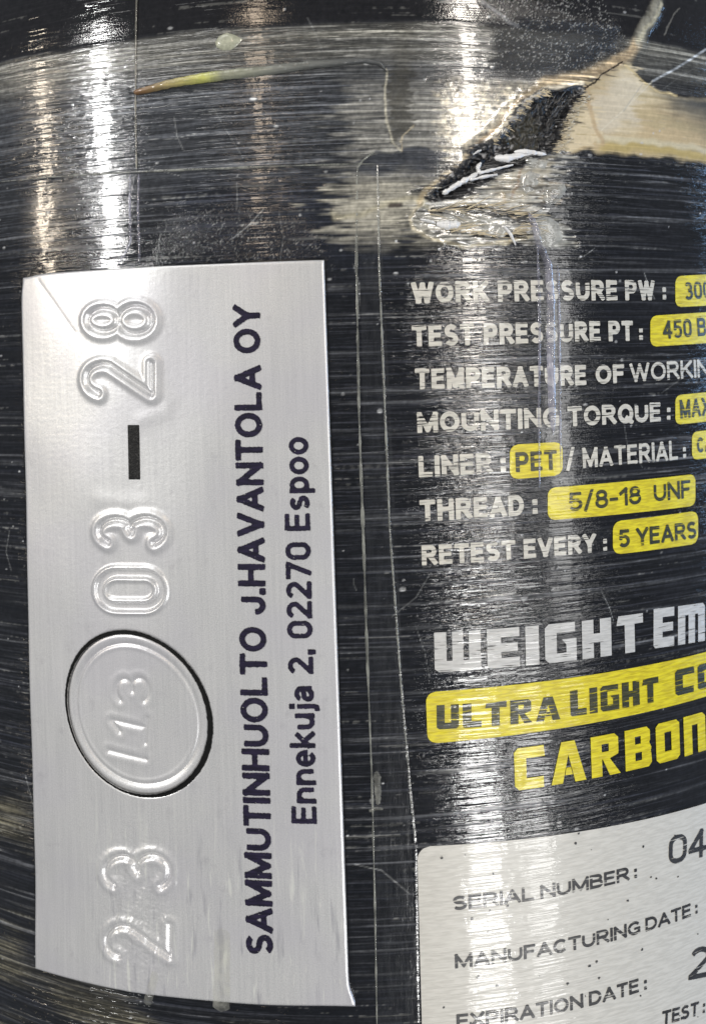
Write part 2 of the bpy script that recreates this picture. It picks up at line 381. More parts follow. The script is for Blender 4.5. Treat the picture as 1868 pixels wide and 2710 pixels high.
# pale blot on the left with a dark speck
bl = poly([(885, 560), (890, 500), (1000, 470), (1110, 465), (1180, 480), (1120, 540), (1085, 600), (1100, 640), (960, 640), (900, 610)], -1.5, 1.8, s+fring*1.3+warp*.6)*(.6+.4*sm(hoop2+.6*fring, -1.3, .6))
lay(bl, (178, 174, 160), .85)
lay(stroke([(880, 572), (960, 565), (1010, 545), (1070, 525), (1100, 528), (1140, 548)], 15, .9), (176, 170, 148), .7)
lay(stroke([(1108, 535), (1130, 505), (1190, 455), (1262, 400)], 16, .8), (176, 160, 128), .7)
lay(stroke([(1030, 548), (1052, 545)], 14, .7), (40, 28, 30), .85)
# the hole: exposed black carbon
HOLE = [(1262, 388), (1300, 378), (1322, 362), (1366, 312), (1393, 268), (1445, 241), (1546, 233), (1530, 268), (1513, 292), (1494, 325), (1486, 366), (1468, 400), (1430, 414), (1400, 425), (1374, 440), (1315, 462), (1250, 500), (1195, 526), (1150, 536), (1134, 522), (1160, 492), (1196, 455), (1246, 414)]
fr2 = N(1.0, .07, 15)
hd = box(poly_sd, HOLE, s+fring*.15+fr2*.20+warp*.1, z+wz*.1)
hm = sm(hd, -.38, -.14)
lay(hm, (22, 22, 25), 1.0)
lay(hm*poly([(1340, 395), (1370, 320), (1410, 300), (1440, 330), (1430, 385), (1380, 400)], -.3, .4), (62, 60, 50), .75)
lay(hm*sm(fine+.7*hoop2, 1.6, 2.4), (170, 170, 172), .8)
h -= .55*sm(hd, -.1, 1.0)*(1+.2*fine); sf[..., 1] += hm*1.0; sf[..., 0] *= 1-hm*.5; sf[..., 2] *= 1-hm*.45
def hairs(n, A, B, lo, hi, col, seed, k=.8, tilt=.12):
    g = np.random.default_rng(seed)
    for i in range(n):
        f = g.uniform(0, 1); q = np.array([np.interp(f, np.linspace(0, 1, len(A)), [a[j] for a in A]) for j in (0, 1)])
        L = g.uniform(lo, hi); e = q+np.array([B*L, g.normal()*tilt*L]); st_ = q-np.array([B*L*.4, 0])
        m = stroke([tuple(st_), tuple(e)], g.uniform(2, 4), .9, s, z); lay(m, col, k)
hairs(50, [(1556, 245), (1524, 290), (1502, 330), (1494, 370), (1476, 398)], -1, 4, 16, (216, 204, 178), 41)
hairs(50, [(1300, 372), (1366, 306), (1393, 264), (1445, 238)], 1, 6, 22, (200, 194, 184), 42)
hairs(40, [(1548, 245), (1512, 290), (1488, 330), (1480, 370), (1462, 398)], 1, 10, 40, (30, 28, 28), 43, .5)
hairs(60, [(1140, 540), (1260, 530), (1400, 560), (1330, 620), (1150, 600)], 1, 20, 90, (224, 222, 216), 44, .8, .04)
hairs(60, [(1120, 560), (1260, 545), (1400, 580), (1330, 630), (1150, 610)], 1, 20, 90, (24, 24, 26), 45, .85, .04)
lay(stroke([(1542, 236), (1575, 222), (1592, 196), (1612, 184), (1640, 166)], 5, .5), (26, 20, 18), .95)
h += .16*stroke([(1262, 402), (1330, 332), (1392, 262), (1455, 228), (1540, 212), (1640, 160), (1690, 110), (1740, 10)], 44, .9)
h += .10*low*(hoop2+fring)*.6 + .25*bl*.4
h += .22*stroke([(1122, 540), (1086, 582), (1100, 614), (1140, 636), (1340, 645)], 22, .9)
beige_any = np.clip(bg_+low+bl*.6+haze*.6+hm, 0, 1); sf[..., 0] *= 1-.86*beige_any; sf[..., 2] *= 1-.15*beige_any; sf[..., 1] *= 1-.8*np.clip(bg_, 0, 1); sf[..., 0] *= 1-.6*np.clip(bg_, 0, 1)
# film step line: everything below this hoop lies under one more layer
stp = S([(0, 482), (361, 455), (998, 433)])
zl = np.interp(s, stp[:, 0], stp[:, 1]); under = (s < stp[2, 0])
rl = S([(998, 434), (1003, 700), (1015, 1000), (1031, 1400), (1060, 1800), (1086, 2100), (1100, 2240), (1110, 2900)]); sl = np.interp(z, rl[::-1, 1], rl[::-1, 0])
und = sm(zl-z, -.03, .06)*(1-sm(s-sl, -.1, .1)); h += und*(.04+.028*np.sin(s/1.9+.2*warp)*sm(-s, 4, 10)); sf[..., 0] *= 1-.25*und*(z > 0)
# faint general undulation of the winding
h += .006*hoop1*(z < ZSH) + .005*blot
# left-bottom: dirt, brownish
lay(poly([(-100, 2000), (90, 2100), (110, 2560), (500, 2640), (700, 2720), (600, 2900), (-100, 2900)], -2, 4)*sm(blot+hoop2*.5, -.6, 1.5), (92, 88, 72), .5)
lay(sm(blot*.4+hoop2+fine*.4, 2.0, 2.8), (130, 130, 126), .28)
big = N(9, 6, 18); sf[..., 0] *= .55+.6*sm(big+.3*blot, -1.1, 1.0)
t *= (1+(.10*fine+.07*N(.12, .12, 8))*(1-.7*np.clip(bg_, 0, 1)))[..., None].clip(.6, 1.5)
gl = N(.06, .05, 21)+.35*N(.5, .3, 22)
lay(np.clip(grit*1.2+tr*sm(s, 14, 17)*.8*(s < 29)+spk*.6+poly([(1180, 215), (1300, 225), (1460, 222), (1290, 375), (1200, 430), (1170, 330)], -.8, .8)*.5, 0, 1)*sm(gl, 1.0, 2.2), (190, 190, 186), .55)  # pale specks: painted glints on gritty parts, speckle left of the hole
lay(poly([(1180, 215), (1300, 225), (1460, 222), (1290, 375), (1200, 430), (1170, 330)], -.8, .8)*sm(-gl, .7, 1.9), (66, 64, 60), .6)
lay(stroke([(61, 730), (82, 1640), (104, 2556), (500, 2628), (925, 2656)], 20, .9, s, z), (8, 8, 10), .85)  # contact shadow of the plate painted on the body, left and bottom
lay(stroke([(61, 728), (460, 706), (858, 687), (892, 1670), (925, 2652)], 9, .9, s, z), (8, 8, 10), .85)  # thinner painted shadow along its top and right
gs = np.random.default_rng(77)
for i in range(46):
    a_ = np.array([gs.uniform(0, 1868), gs.uniform(0, 700) if i % 2 else gs.uniform(700, 2700)]); an_ = gs.uniform(0, math.pi) if i % 3 else gs.normal(1.5, .25); L_ = gs.uniform(30, 170)
    e_ = a_+L_*np.array([math.cos(an_), math.sin(an_)]); m_ = (a_+e_)/2+gs.normal(size=2)*L_*.05
    lay(stroke([tuple(a_), tuple(m_), tuple(e_)], gs.uniform(1.6, 3.0), .9, s, z), (150, 152, 152), gs.uniform(.2, .6))
# chips and dust
g2 = np.random.default_rng(5)
for k in range(230):
    px, py = g2.uniform(-20, 1900), g2.uniform(-20, 2720)
    r = g2.uniform(1.2, 3.4)*MM*(1.6 if k % 12 == 0 else 1); q = S([(px, py)])[0]
    a = np.abs(s_ax[i0:i1+1]-q[0]) < 2; b = np.abs(z[:, 0]-q[1]) < 2
    if a.any() and b.any():
        ix = np.ix_(b, a); m = (1-sm(np.hypot((s[ix]-q[0])*g2.uniform(.5, 1), z[ix]-q[1]), r*.6, r*1.5))[..., None]*.6
        t[ix] = t[ix]*(1-m)+np.array(lin(186, 188, 190)[:3])*m; h[ix] += .03*m[..., 0]
h = np.where(z < 12, np.minimum(h, .035), h)
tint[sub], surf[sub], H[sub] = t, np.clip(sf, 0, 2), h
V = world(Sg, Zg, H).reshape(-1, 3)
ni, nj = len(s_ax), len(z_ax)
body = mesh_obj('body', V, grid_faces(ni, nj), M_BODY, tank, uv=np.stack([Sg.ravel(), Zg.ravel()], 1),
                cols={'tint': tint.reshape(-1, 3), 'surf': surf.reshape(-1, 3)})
body['label'] = 'ridged black carbon winding under clear lacquer, torn open at the upper right'

# ------------------------------------------------------------------ surface sheets and text
def sheet(name, c4, rpx, mat, parent, off=.03, ns=40, nz=26, hf=None):
    """rounded panel; c4 = px corners TL TR BR BL; rpx = corner radius"""
    Q = S(c4); wid = abs(Q[1, 0]-Q[0, 0]); hei = abs(Q[3, 1]-Q[0, 1]); r = rpx*MM
    vv = np.unique(np.concatenate([np.linspace(0, min(1, r/hei), 8), np.linspace(r/hei, 1-r/hei, nz), np.linspace(max(0, 1-r/hei), 1, 8)]))
    U, W = [], []
    for v in vv:
        y = v*hei; e = min(y, hei-y)
        ins = r-math.sqrt(max(0, r*r-(r-e)**2)) if e < r else 0
        u = np.linspace(ins/wid, 1-ins/wid, ns); U.append(u); W.append(np.full(ns, v))
    U, W = np.array(U), np.array(W)
    P = ((1-U)*(1-W))[..., None]*Q[0]+(U*(1-W))[..., None]*Q[1]+(U*W)[..., None]*Q[2]+((1-U)*W)[..., None]*Q[3]
    P = P.reshape(-1, 2); hh = off+(hf(P[:, 0], P[:, 1]) if hf else 0)
    return mesh_obj(name, world(P[:, 0], P[:, 1], hh), grid_faces(ns, len(vv))[:, ::-1], mat, parent, uv=P)

# skeleton lettering: every glyph is strokes in a unit box, outlined at a given weight and meshed on a fine grid
def arcp(cx, cy, rx, ry, a0, a1, n=12):
    return [(cx+rx*math.cos(math.radians(a)), cy+ry*math.sin(math.radians(a))) for a in np.linspace(a0, a1, n)]
def ln(*p): return [('l', p[i], p[i+1]) for i in range(len(p)-1)]
def cv(*parts):
    q = []
    for p in parts: q += p if isinstance(p, list) else [p]
    return [('c', q)]
O_ = cv(arcp(.5, .5, .5, .5, 90, 450, 32))
RO = cv((0, .5), (0, .72), arcp(.5, .72, .5, .28, 180, 0, 10), (1, .28), arcp(.5, .28, .5, .28, 0, -180, 10), (0, .5))
SK = {
 'A': (.74, ln((0, 0), (.5, 1))+ln((.5, 1), (1, 0))+ln((.2, .28), (.8, .28))),
 'B': (.64, ln((0, 0), (0, 1))+cv((0, 1), (.6, 1), arcp(.6, .77, .33, .23, 90, -90, 8), (0, .54))+cv((0, .54), (.65, .54), arcp(.68, .27, .32, .27, 90, -90, 8), (0, 0))),
 'C': (.68, cv(arcp(.53, .5, .53, .5, 42, 318, 26))),
 'D': (.68, ln((0, 0), (0, 1))+cv((0, 1), (.45, 1), arcp(.45, .5, .55, .5, 90, -90, 16), (0, 0))),
 'E': (.56, ln((0, 0), (0, 1))+ln((0, 1), (.93, 1))+ln((0, .52), (.84, .52))+ln((0, 0), (.95, 0))),
 'F': (.54, ln((0, 0), (0, 1))+ln((0, 1), (.95, 1))+ln((0, .5), (.82, .5))),
 'G': (.72, cv(arcp(.53, .5, .53, .5, 42, 300, 26), (.97, .12))+ln((.97, .1), (.97, .44))+ln((.97, .45), (.62, .45))),
 'H': (.68, ln((0, 0), (0, 1))+ln((1, 0), (1, 1))+ln((0, .53), (1, .53))),
 'I': (.0, ln((0, 0), (0, 1))), 'J': (.50, cv((1, 1), (1, .3), arcp(.5, .3, .5, .3, 0, -180, 12), (0, .36))),
 'K': (.68, ln((0, 0), (0, 1))+ln((0, .36), (.95, 1))+ln((.34, .58), (1, 0))),
 'L': (.54, ln((0, 0), (0, 1))+ln((0, 0), (.95, 0))),
 'M': (.82, ln((0, 0), (0, 1))+ln((1, 0), (1, 1))+ln((0, 1), (.5, .06))+ln((.5, .06), (1, 1))),
 'N': (.70, ln((0, 0), (0, 1))+ln((1, 0), (1, 1))+ln((0, 1), (1, 0))),
 'O': (.78, O_), 'Q': (.78, O_+ln((.62, .2), (.98, -.06))),
 'P': (.62, ln((0, 0), (0, 1))+cv((0, 1), (.6, 1), arcp(.64, .72, .36, .28, 90, -90, 10), (0, .44))),
 'R': (.66, ln((0, 0), (0, 1))+cv((0, 1), (.55, 1), arcp(.6, .74, .34, .26, 90, -90, 10), (0, .48))+ln((.5, .46), (1, 0))),
 'S': (.60, cv(arcp(.5, .755, .46, .245, 30, 250, 14), arcp(.5, .255, .48, .255, 75, -150, 16))),
 'T': (.62, ln((0, 1), (1, 1))+ln((.5, 0), (.5, 1))),
 'U': (.68, cv((0, 1), (0, .4), arcp(.5, .38, .5, .38, 180, 360, 16), (1, 1))),
 'V': (.70, ln((0, 1), (.5, 0))+ln((.5, 0), (1, 1))),
 'W': (1.02, ln((0, 1), (.25, 0))+ln((.25, 0), (.5, .96))+ln((.5, .96), (.75, 0))+ln((.75, 0), (1, 1))),
 'X': (.66, ln((0, 0), (1, 1))+ln((0, 1), (1, 0))), 'Y': (.66, ln((0, 1), (.5, .44))+ln((1, 1), (.5, .44))+ln((.5, .44), (.5, 0))),
 '0': (.54, RO), '1': (.30, ln((1, 0), (1, 1))+ln((1, 1), (0, .72))),
 '2': (.54, cv(arcp(.48, .73, .48, .27, 160, -28, 14), (0, .02))+ln((0, 0), (1, 0))),
 '3': (.54, cv(arcp(.46, .75, .46, .25, 150, -80, 14), (.4, .52))+cv((.4, .53), arcp(.45, .27, .53, .27, 85, -150, 14))),
 '4': (.58, ln((.74, 0), (.74, 1))+ln((.74, 1), (0, .3))+ln((0, .27), (1, .27))),
 '5': (.54, ln((.12, 1), (.92, 1))+ln((.12, 1), (.06, .52))+cv((.06, .52), arcp(.46, .31, .54, .31, 125, -145, 18))),
 '6': (.54, cv((.9, .88), (.6, 1), (.3, .95), (.08, .7), (0, .4), arcp(.5, .31, .5, .31, 170, 360, 14), arcp(.5, .31, .5, .31, 0, 165, 12))),
 '7': (.52, ln((0, 1), (1, 1))+ln((1, 1), (.32, 0))),
 '8': (.54, cv(arcp(.5, .76, .42, .24, 90, 450, 20))+cv(arcp(.5, .27, .5, .27, 90, 450, 20))),
 ':': (.0, [('d', (0, .06)), ('d', (0, .62))]), '.': (.0, [('d', (0, .0))]), ',': (.0, [('d', (0, .0))]+ln((0, 0), (0, -.12))), '-': (.30, ln((0, .4), (1, .4))), '/': (.36, ln((0, -.1), (1, 1.02))),
 'n': (.48, ln((0, 0), (0, .72))+cv((0, .4), (.06, .58), arcp(.52, .44, .48, .28, 140, 0, 10), (1, 0))),
 'e': (.50, ln((0, .37), (1, .37))+cv((1, .37), arcp(.5, .36, .5, .36, 5, 320, 20))),
 'k': (.48, ln((0, 0), (0, 1))+ln((0, .22), (.9, .72))+ln((.36, .42), (1, 0))),
 'u': (.48, cv((0, .72), (0, .28), arcp(.48, .28, .48, .28, 180, 320, 10), (1, .36))+ln((1, 0), (1, .72))),
 'j': (.10, cv((1, .72), (1, -.12), (.6, -.24), (-1, -.26))+[('d', (1, .97))]),
 'a': (.48, cv((.06, .56), arcp(.5, .52, .46, .20, 150, 0, 10), (.96, 0))+cv((.96, .42), (.4, .38), arcp(.36, .19, .36, .19, 90, 270, 10), (.6, .02), (.96, .2))),
 's': (.44, cv(arcp(.5, .545, .44, .175, 30, 250, 12), arcp(.5, .185, .48, .185, 75, -150, 12))),
 'p': (.50, ln((0, -.27), (0, .72))+cv(arcp(.5, .36, .5, .36, 180, 540, 24))),
 'o': (.54, cv(arcp(.5, .36, .5, .36, 90, 450, 26))),
}
_gc = {}
def glyph(ch, W, w, n=22):
    """(points, faces) of one glyph: width W between stroke centres, weight w, capital height 1"""
    key = (ch, round(W, 3), w)
    if key in _gc: return _gc[key]
    st = SK[ch][1]; low = ch in 'nekujaspo'
    X = lambda p: np.array([w/2+p[0]*W, w/2+p[1]*(1-w) if p[1] <= 1 else p[1]])
    xs = np.arange(-.12 if ch != 'j' else -.3, W+w+.16, 1/n); ys = np.arange(-.36, 1.1, 1/n)
    gx, gy = np.meshgrid(xs, ys); f = np.full(gx.shape, -9.)
    for q in st:
        if q[0] == 'l':
            a, b = X(q[1]), X(q[2]); L = np.hypot(*(b-a)); d = (b-a)/L; c = (a+b)/2
            u_ = abs((gx-c[0])*d[0]+(gy-c[1])*d[1])-L/2-w*.5; v_ = abs(-(gx-c[0])*d[1]+(gy-c[1])*d[0])-w/2*(.92 if abs(d[0]) > .9 else 1)
            f = np.maximum(f, -np.maximum(u_, v_))
        elif q[0] == 'd':
            a = X(q[1]); f = np.maximum(f, w*.56-np.maximum(abs(gx-a[0]), abs(gy-a[1])))
        else:
            P = [X(p) for p in q[1]]; D = np.full(gx.shape, 9.)
            for a, b in zip(P[:-1], P[1:]):
                d = b-a; t_ = np.clip(((gx-a[0])*d[0]+(gy-a[1])*d[1])/(d@d+1e-9), 0, 1); D = np.minimum(D, np.hypot(gx-a[0]-t_*d[0], gy-a[1]-t_*d[1]))
            g_ = w/2*.97-D
            if np.hypot(*(P[0]-P[-1])) > .05:
                for e, o_ in ((P[0], P[1]), (P[-1], P[-2])):
                    d = e-o_; d = d/np.hypot(*d); near = np.hypot(gx-e[0], gy-e[1]) < w*.8
                    g_ = np.where(near, np.minimum(g_, -((gx-e[0])*d[0]+(gy-e[1])*d[1])+.004), g_)
            f = np.maximum(f, g_)
    top = 1.0 if ch != '/' else 1.08; bot_ = 0 if ch not in 'Q,/jp' else -.30
    f = np.minimum(f, np.minimum(top-gy, gy-bot_)); f = f+1e-7
    V, F, vid = [], [], {}
    def vtx(x, y):
        k_ = (round(x, 5), round(y, 5))
        if k_ not in vid: vid[k_] = len(V); V.append((x, y))
        return vid[k_]
    pos = f > 0; anyp = pos[:-1, :-1] | pos[1:, :-1] | pos[:-1, 1:] | pos[1:, 1:]
    for j, i in zip(*np.where(anyp)):
        cs = [(j, i), (j, i+1), (j+1, i+1), (j+1, i)]; out = []
        for k_ in range(4):
            p, q = cs[k_], cs[(k_+1) % 4]; fp, fq = f[p], f[q]
            if fp > 0: out.append(vtx(gx[p], gy[p]))
            if (fp > 0) != (fq > 0):
                tt_ = fp/(fp-fq); out.append(vtx(gx[p]+(gx[q]-gx[p])*tt_, gy[p]+(gy[q]-gy[p])*tt_))
        o2 = [a for k_, a in enumerate(out) if a != out[k_-1]]
        if len(set(o2)) >= 3 and len(set(o2)) == len(o2): F.append(tuple(o2))
    _gc[key] = (np.array(V), F); return _gc[key]
def text(name, txt, base0, base1, top, mat, parent, off=.04, weight=.2, hf=None, wob=0, gap=.09, word=.44):
    a, b, c = S([base0, base1, top]); ax = b-a; L = np.hypot(*ax); ay = c-a; ay = ay-ax*(ay@ax)/(ax@ax); cap = np.hypot(*ay)
    ex = ax/L; ey = ay/cap; tgt = L/cap
    sw_ = sum(SK[ch][0] for ch in txt if ch != ' '); nn = sum(ch != ' ' for ch in txt); ng = sum(txt[i] != ' ' and txt[i+1] != ' ' for i in range(len(txt)-1)); nw = txt.count(' ')
    k_ = (tgt-nn*weight-ng*gap-nw*word)/sw_ if sw_ else 1
    k_ = max(.35, k_); V, F, x, n = [], [], 0.0, 0
    for i, ch in enumerate(txt):
        if ch == ' ': x += word; continue
        gv, gf = glyph(ch, SK[ch][0]*k_, weight); V.append(gv+[x, 0]); F += [tuple(q+n for q in f_) for f_ in gf]; n += len(gv)
        x += SK[ch][0]*k_+weight+(gap if i+1 < len(txt) and txt[i+1] != ' ' else 0)
    V = np.concatenate(V)
    if wob: V = V+np.random.default_rng(len(V)).normal(size=V.shape)*wob
    P = a+(V[:, :1]*ex+V[:, 1:]*ey)*cap
    hh = off+(hf(P[:, 0], P[:, 1]) if hf else 0)
    return mesh_obj(name, world(P[:, 0], P[:, 1], hh), F, mat, parent, uv=P)
def place(name, V, F, base0, base1, cap_px, mat, parent, off, cap=10.0):
    """lay flat letter shapes on the surface: baseline from px base0 to px base1, cap_px = px point above base0 at capital height"""
    a, b, c = S([base0, base1, cap_px]); ax = (b-a); wd = V[:, 0].max()-V[:, 0].min()
    ay = c-a; ay = ay-ax*(ay@ax)/(ax@ax)
    P = a+((V[:, 0]-V[:, 0].min())/wd)[:, None]*ax+(V[:, 1]/cap)[:, None]*ay
    bm = bmesh.new(); vs = [bm.verts.new((p[0], p[1], 0)) for p in P]
    for f in F: bm.faces.new([vs[i] for i in f])
    for k in range(2):                              # follow the curve of the cylinder
        lo, hi = P[:, k].min(), P[:, k].max(); step = 1.1
        for x in np.arange(lo+step, hi, step):
            co = (x, 0, 0) if k == 0 else (0, x, 0); no = (1, 0, 0) if k == 0 else (0, 1, 0)
            bmesh.ops.bisect_plane(bm, geom=bm.verts[:]+bm.edges[:]+bm.faces[:], plane_co=co, plane_no=no)
    bm.verts.index_update(); bm.normal_update()
    Q = np.array([v.co[:2] for v in bm.verts]); FF = []
    for f in bm.faces:
        idx = [v.index for v in f.verts]; FF.append(idx if f.normal.z > 0 else idx[::-1])
    bm.free()
    return mesh_obj(name, world(Q[:, 0], Q[:, 1], np.full(len(Q), off)), FF, mat, parent, uv=Q, smooth=True)

# blocky display letters, height 10
GL = {
 'W': (9.7, [[(.8, 0), (9.7, 0), (9.7, 2.7), (0, 2.7), (0, .8)], [(0, 2.7), (2.5, 2.7), (2.5, 10), (0, 10)], [(3.7, 2.7), (6, 2.7), (6, 10), (3.7, 10)], [(7.2, 2.7), (9.7, 2.7), (9.7, 10), (7.2, 10)]]),
 'U': (7, [[(.8, 0), (6.2, 0), (7, .8), (7, 2.6), (0, 2.6), (0, .8)], [(0, 2.6), (2.5, 2.6), (2.5, 10), (0, 10)], [(4.5, 2.6), (7, 2.6), (7, 10), (4.5, 10)]]),
 'E': (7, [[(.6, 0), (3, 0), (3, 10), (0, 10), (0, .6)], [(3, 0), (7, 0), (7, 2.5), (3, 2.5)], [(3, 4), (6.6, 4), (6.6, 6.2), (3, 6.2)], [(3, 7.7), (7, 7.7), (7, 10), (3, 10)]]),
 'I': (3, [[(0, 0), (3, 0), (3, 10), (0, 10)]]),
 'L': (6, [[(.6, 0), (6, 0), (6, 2.6), (0, 2.6), (0, .6)], [(0, 2.6), (2.8, 2.6), (2.8, 10), (0, 10)]]),
 'T': (7, [[(0, 7.5), (7, 7.5), (7, 10), (.5, 10)], [(2.1, 0), (4.7, 0), (4.7, 7.5), (2.1, 7.5)]]),
 'H': (7.2, [[(0, 0), (2.8, 0), (2.8, 10), (0, 10)], [(4.4, 0), (7.2, 0), (7.2, 10), (4.4, 10)], [(2.8, 3.9), (4.4, 3.9), (4.4, 6.3), (2.8, 6.3)]]),
 'G': (7.3, [[(.9, 0), (2.7, 0), (2.7, 10), (.9, 10), (0, 9), (0, 1)], [(2.7, 7.6), (7, 7.6), (7, 10), (2.7, 10)], [(2.7, 0), (7.3, 0), (7.3, 2.3), (2.7, 2.3)], [(4.9, 2.3), (7.3, 2.3), (7.3, 5.8), (3.9, 5.8), (4.9, 4.4)]]),
 'M': (10, [[(0, 0), (2.6, 0), (2.6, 7.4), (0, 7.4)], [(3.8, 0), (6.2, 0), (6.2, 7.4), (3.8, 7.4)], [(7.4, 0), (10, 0), (10, 7.4), (7.4, 7.4)], [(0, 7.4), (10, 7.4), (10, 9.2), (9.2, 10), (0, 10)]]),
 'N': (7, [[(0, 0), (2.6, 0), (2.6, 7.4), (0, 7.4)], [(4.4, 0), (7, 0), (7, 7.4), (4.4, 7.4)], [(0, 7.4), (7, 7.4), (7, 9), (6, 10), (0, 10)]]),
 'P': (7, [[(0, 0), (2.7, 0), (2.7, 10), (0, 10)], [(2.7, 7.7), (4.6, 7.7), (4.6, 5.2), (7, 5.2), (7, 9), (6, 10), (2.7, 10)], [(2.7, 2.9), (6, 2.9), (7, 3.9), (7, 5.2), (2.7, 5.2)]]),
 'Y': (7, [[(2.2, 0), (4.8, 0), (4.8, 3.8), (2.2, 3.8)], [(2.2, 3.8), (4.8, 3.8), (7, 10), (4.4, 10), (3.5, 6.8), (2.6, 10), (0, 10)]]),
 'C': (7, [[(.9, 0), (2.7, 0), (2.7, 10), (.9, 10), (0, 9), (0, 1)], [(2.7, 0), (6.6, 0), (6.6, 2.6), (2.7, 2.6)], [(2.7, 7.4), (7, 7.4), (6.8, 10), (2.7, 10)]]),
 'A': (8.4, [[(0, 0), (2.7, 0), (4.2, 6.8), (4.2, 10), (2.6, 10)], [(5.7, 0), (8.4, 0), (5.8, 10), (4.2, 10), (4.2, 6.8)], [(3.3, 1.9), (5.1, 1.9), (4.75, 3.7), (3.65, 3.7)]]),
 'R': (7.4, [[(0, 0), (2.7, 0), (2.7, 10), (0, 10)], [(2.7, 7.8), (4.5, 7.8), (4.5, 5.9), (7, 5.9), (7, 9), (6, 10), (2.7, 10)], [(2.7, 4.1), (4.7, 4.1), (6.9, 4.9), (7, 5.9), (2.7, 5.9)], [(2.9, 4.1), (4.6, 0), (7.4, 0), (4.7, 4.1)]]),
 'B': (7.2, [[(0, 0), (2.7, 0), (2.7, 10), (0, 10)], [(2.7, 8), (4.3, 8), (4.3, 6.1), (6.6, 6.1), (6.9, 6.6), (6.9, 9), (6, 10), (2.7, 10)], [(2.7, 4), (4.5, 4), (7, 4), (7.2, 4.6), (6.6, 6.1), (2.7, 6.1)], [(2.7, 0), (6.3, 0), (7.2, .9), (7.2, 2), (2.7, 2)], [(4.5, 2), (7.2, 2), (7, 4), (4.5, 4)]]),
 'O': (7, [[(.9, 0), (6.1, 0), (7, .9), (7, 2.6), (0, 2.6), (0, .9)], [(0, 2.6), (2.5, 2.6), (2.5, 7.4), (0, 7.4)], [(4.5, 2.6), (7, 2.6), (7, 7.4), (4.5, 7.4)], [(0, 7.4), (7, 7.4), (7, 9.1), (6.1, 10), (.9, 10), (0, 9.1)]]),
 'S': (7, [[(.4, 0), (6.2, 0), (7, .9), (7, 2.4), (.4, 2.4)], [(4.4, 2.4), (7, 2.4), (7, 3.8), (4.4, 3.8)], [(0, 3.8), (7, 3.8), (7, 5.2), (6.2, 6.1), (0, 6.1)], [(0, 6.1), (2.6, 6.1), (2.6, 7.7), (0, 7.7)], [(0, 7.7), (6.6, 7.7), (6.6, 10), (.9, 10), (0, 9.1)]]),
}
def block(name, txt, base0, base1, top, mat, parent, off, gap=1.35, space=3.6):
    V, F, x = [], [], 0
    for ch in txt:
        if ch == ' ': x += space; continue
        wd, polys = GL[ch]
        for p in polys:
            n = len(V); V += [(x+a, b) for a, b in p]; F.append(tuple(range(n, n+len(p))))
        x += wd+gap
    return place(name, np.array(V, float), F, base0, base1, top, mat, parent, off, cap=10.0)

# ------------------------------------------------------------------ printed specification field
spec = empty('specification_print'); spec.parent = tank
spec['label'] = 'white and yellow printed specification lines under the lacquer'
def W(t_, a, b, c, **k): return text('printed_line', t_, a, b, c, M_WHITE, spec, .055, k.pop('weight', .24), **k)
W('WORK PRESSURE PW', (1089, 804), (1731, 795), (1087, 747))
W(':', (1752, 794), (1762, 794), (1751, 747))
W('TEST PRESSURE PT', (1090, 918), (1674, 902), (1088, 861)); W(':', (1690, 901), (1700, 901), (1689, 855))
W('TEMPERATURE', (1098, 1031), (1551, 1019), (1096, 975)); W('OF', (1575, 1017), (1652, 1013), (1574, 966)); W('WORKING :', (1666, 1012), (1925, 993), (1665, 962), weight=.185)
W('MOUNTING TORQUE', (1104, 1146), (1748, 1115), (1102, 1091)); W(':', (1763, 1112), (1773, 1112), (1762, 1066))
W('LINER :', (1108, 1263), (1347-10, 1250), (1106, 1207)); W('/ MATERIAL', (1497, 1242), (1793, 1216), (1495, 1188), weight=.185); W(':', (1806, 1214), (1815, 1213), (1805, 1172))
W('THREAD :', (1111, 1380), (1421, 1361), (1109, 1323))
W('RETEST EVERY', (1116, 1496), (1576, 1461), (1114, 1443)); W(':', (1595, 1459), (1605, 1458), (1593, 1414))
def pill(c4, r, txts):
    sheet('yellow_panel', c4, r, M_YEL, spec, .05, 24, 8)
    for (tt, a, b, c, wt) in txts: text('dark_lettering', tt, a, b, c, M_BLKY, spec, .08, wt)
pill([(1785, 731), (1960, 722), (1960, 805), (1785, 813)], 22, [('300 BAR', (1811, 795), (1962, 782), (1810, 747), .19)])
pill([(1719, 836), (1940, 822), (1940, 903), (1719, 918)], 22, [('450 BAR', (1753, 898), (1920, 884), (1752, 848), .19)])
pill([(1785, 1046), (1960, 1028), (1960, 1105), (1785, 1124)], 20, [('MAX', (1798, 1108), (1877, 1099), (1797, 1058), .19)])
pill([(1348, 1177), (1487, 1169), (1487, 1257), (1348, 1269)], 24, [('PET', (1364, 1250), (1473, 1242), (1362, 1197), .21)])
pill([(1829, 1143), (1960, 1128), (1960, 1200), (1829, 1217)], 20, [('CARBON', (1842, 1199), (1960, 1185), (1841, 1158), .21)])
pill([(1448, 1291), (1838, 1254), (1838, 1338), (1448, 1377)], 22, [('5/8-18', (1504, 1354), (1695, 1333), (1502, 1304), .19), ('UNF', (1728, 1328), (1826, 1317), (1726, 1279), .19)])
pill([(1620, 1380), (1845, 1351), (1845, 1438), (1620, 1468)], 26, [('5 YEARS', (1636, 1450), (1841, 1424), (1634, 1402), .21)])
block('weight_line', 'WEIGHT', (1150, 1779), (1701, 1721), (1146, 1674), M_GREY, spec, .06)
block('weight_line', 'EMPTY', (1727, 1716), (2010, 1663), (1723, 1612), M_GREY, spec, .06)
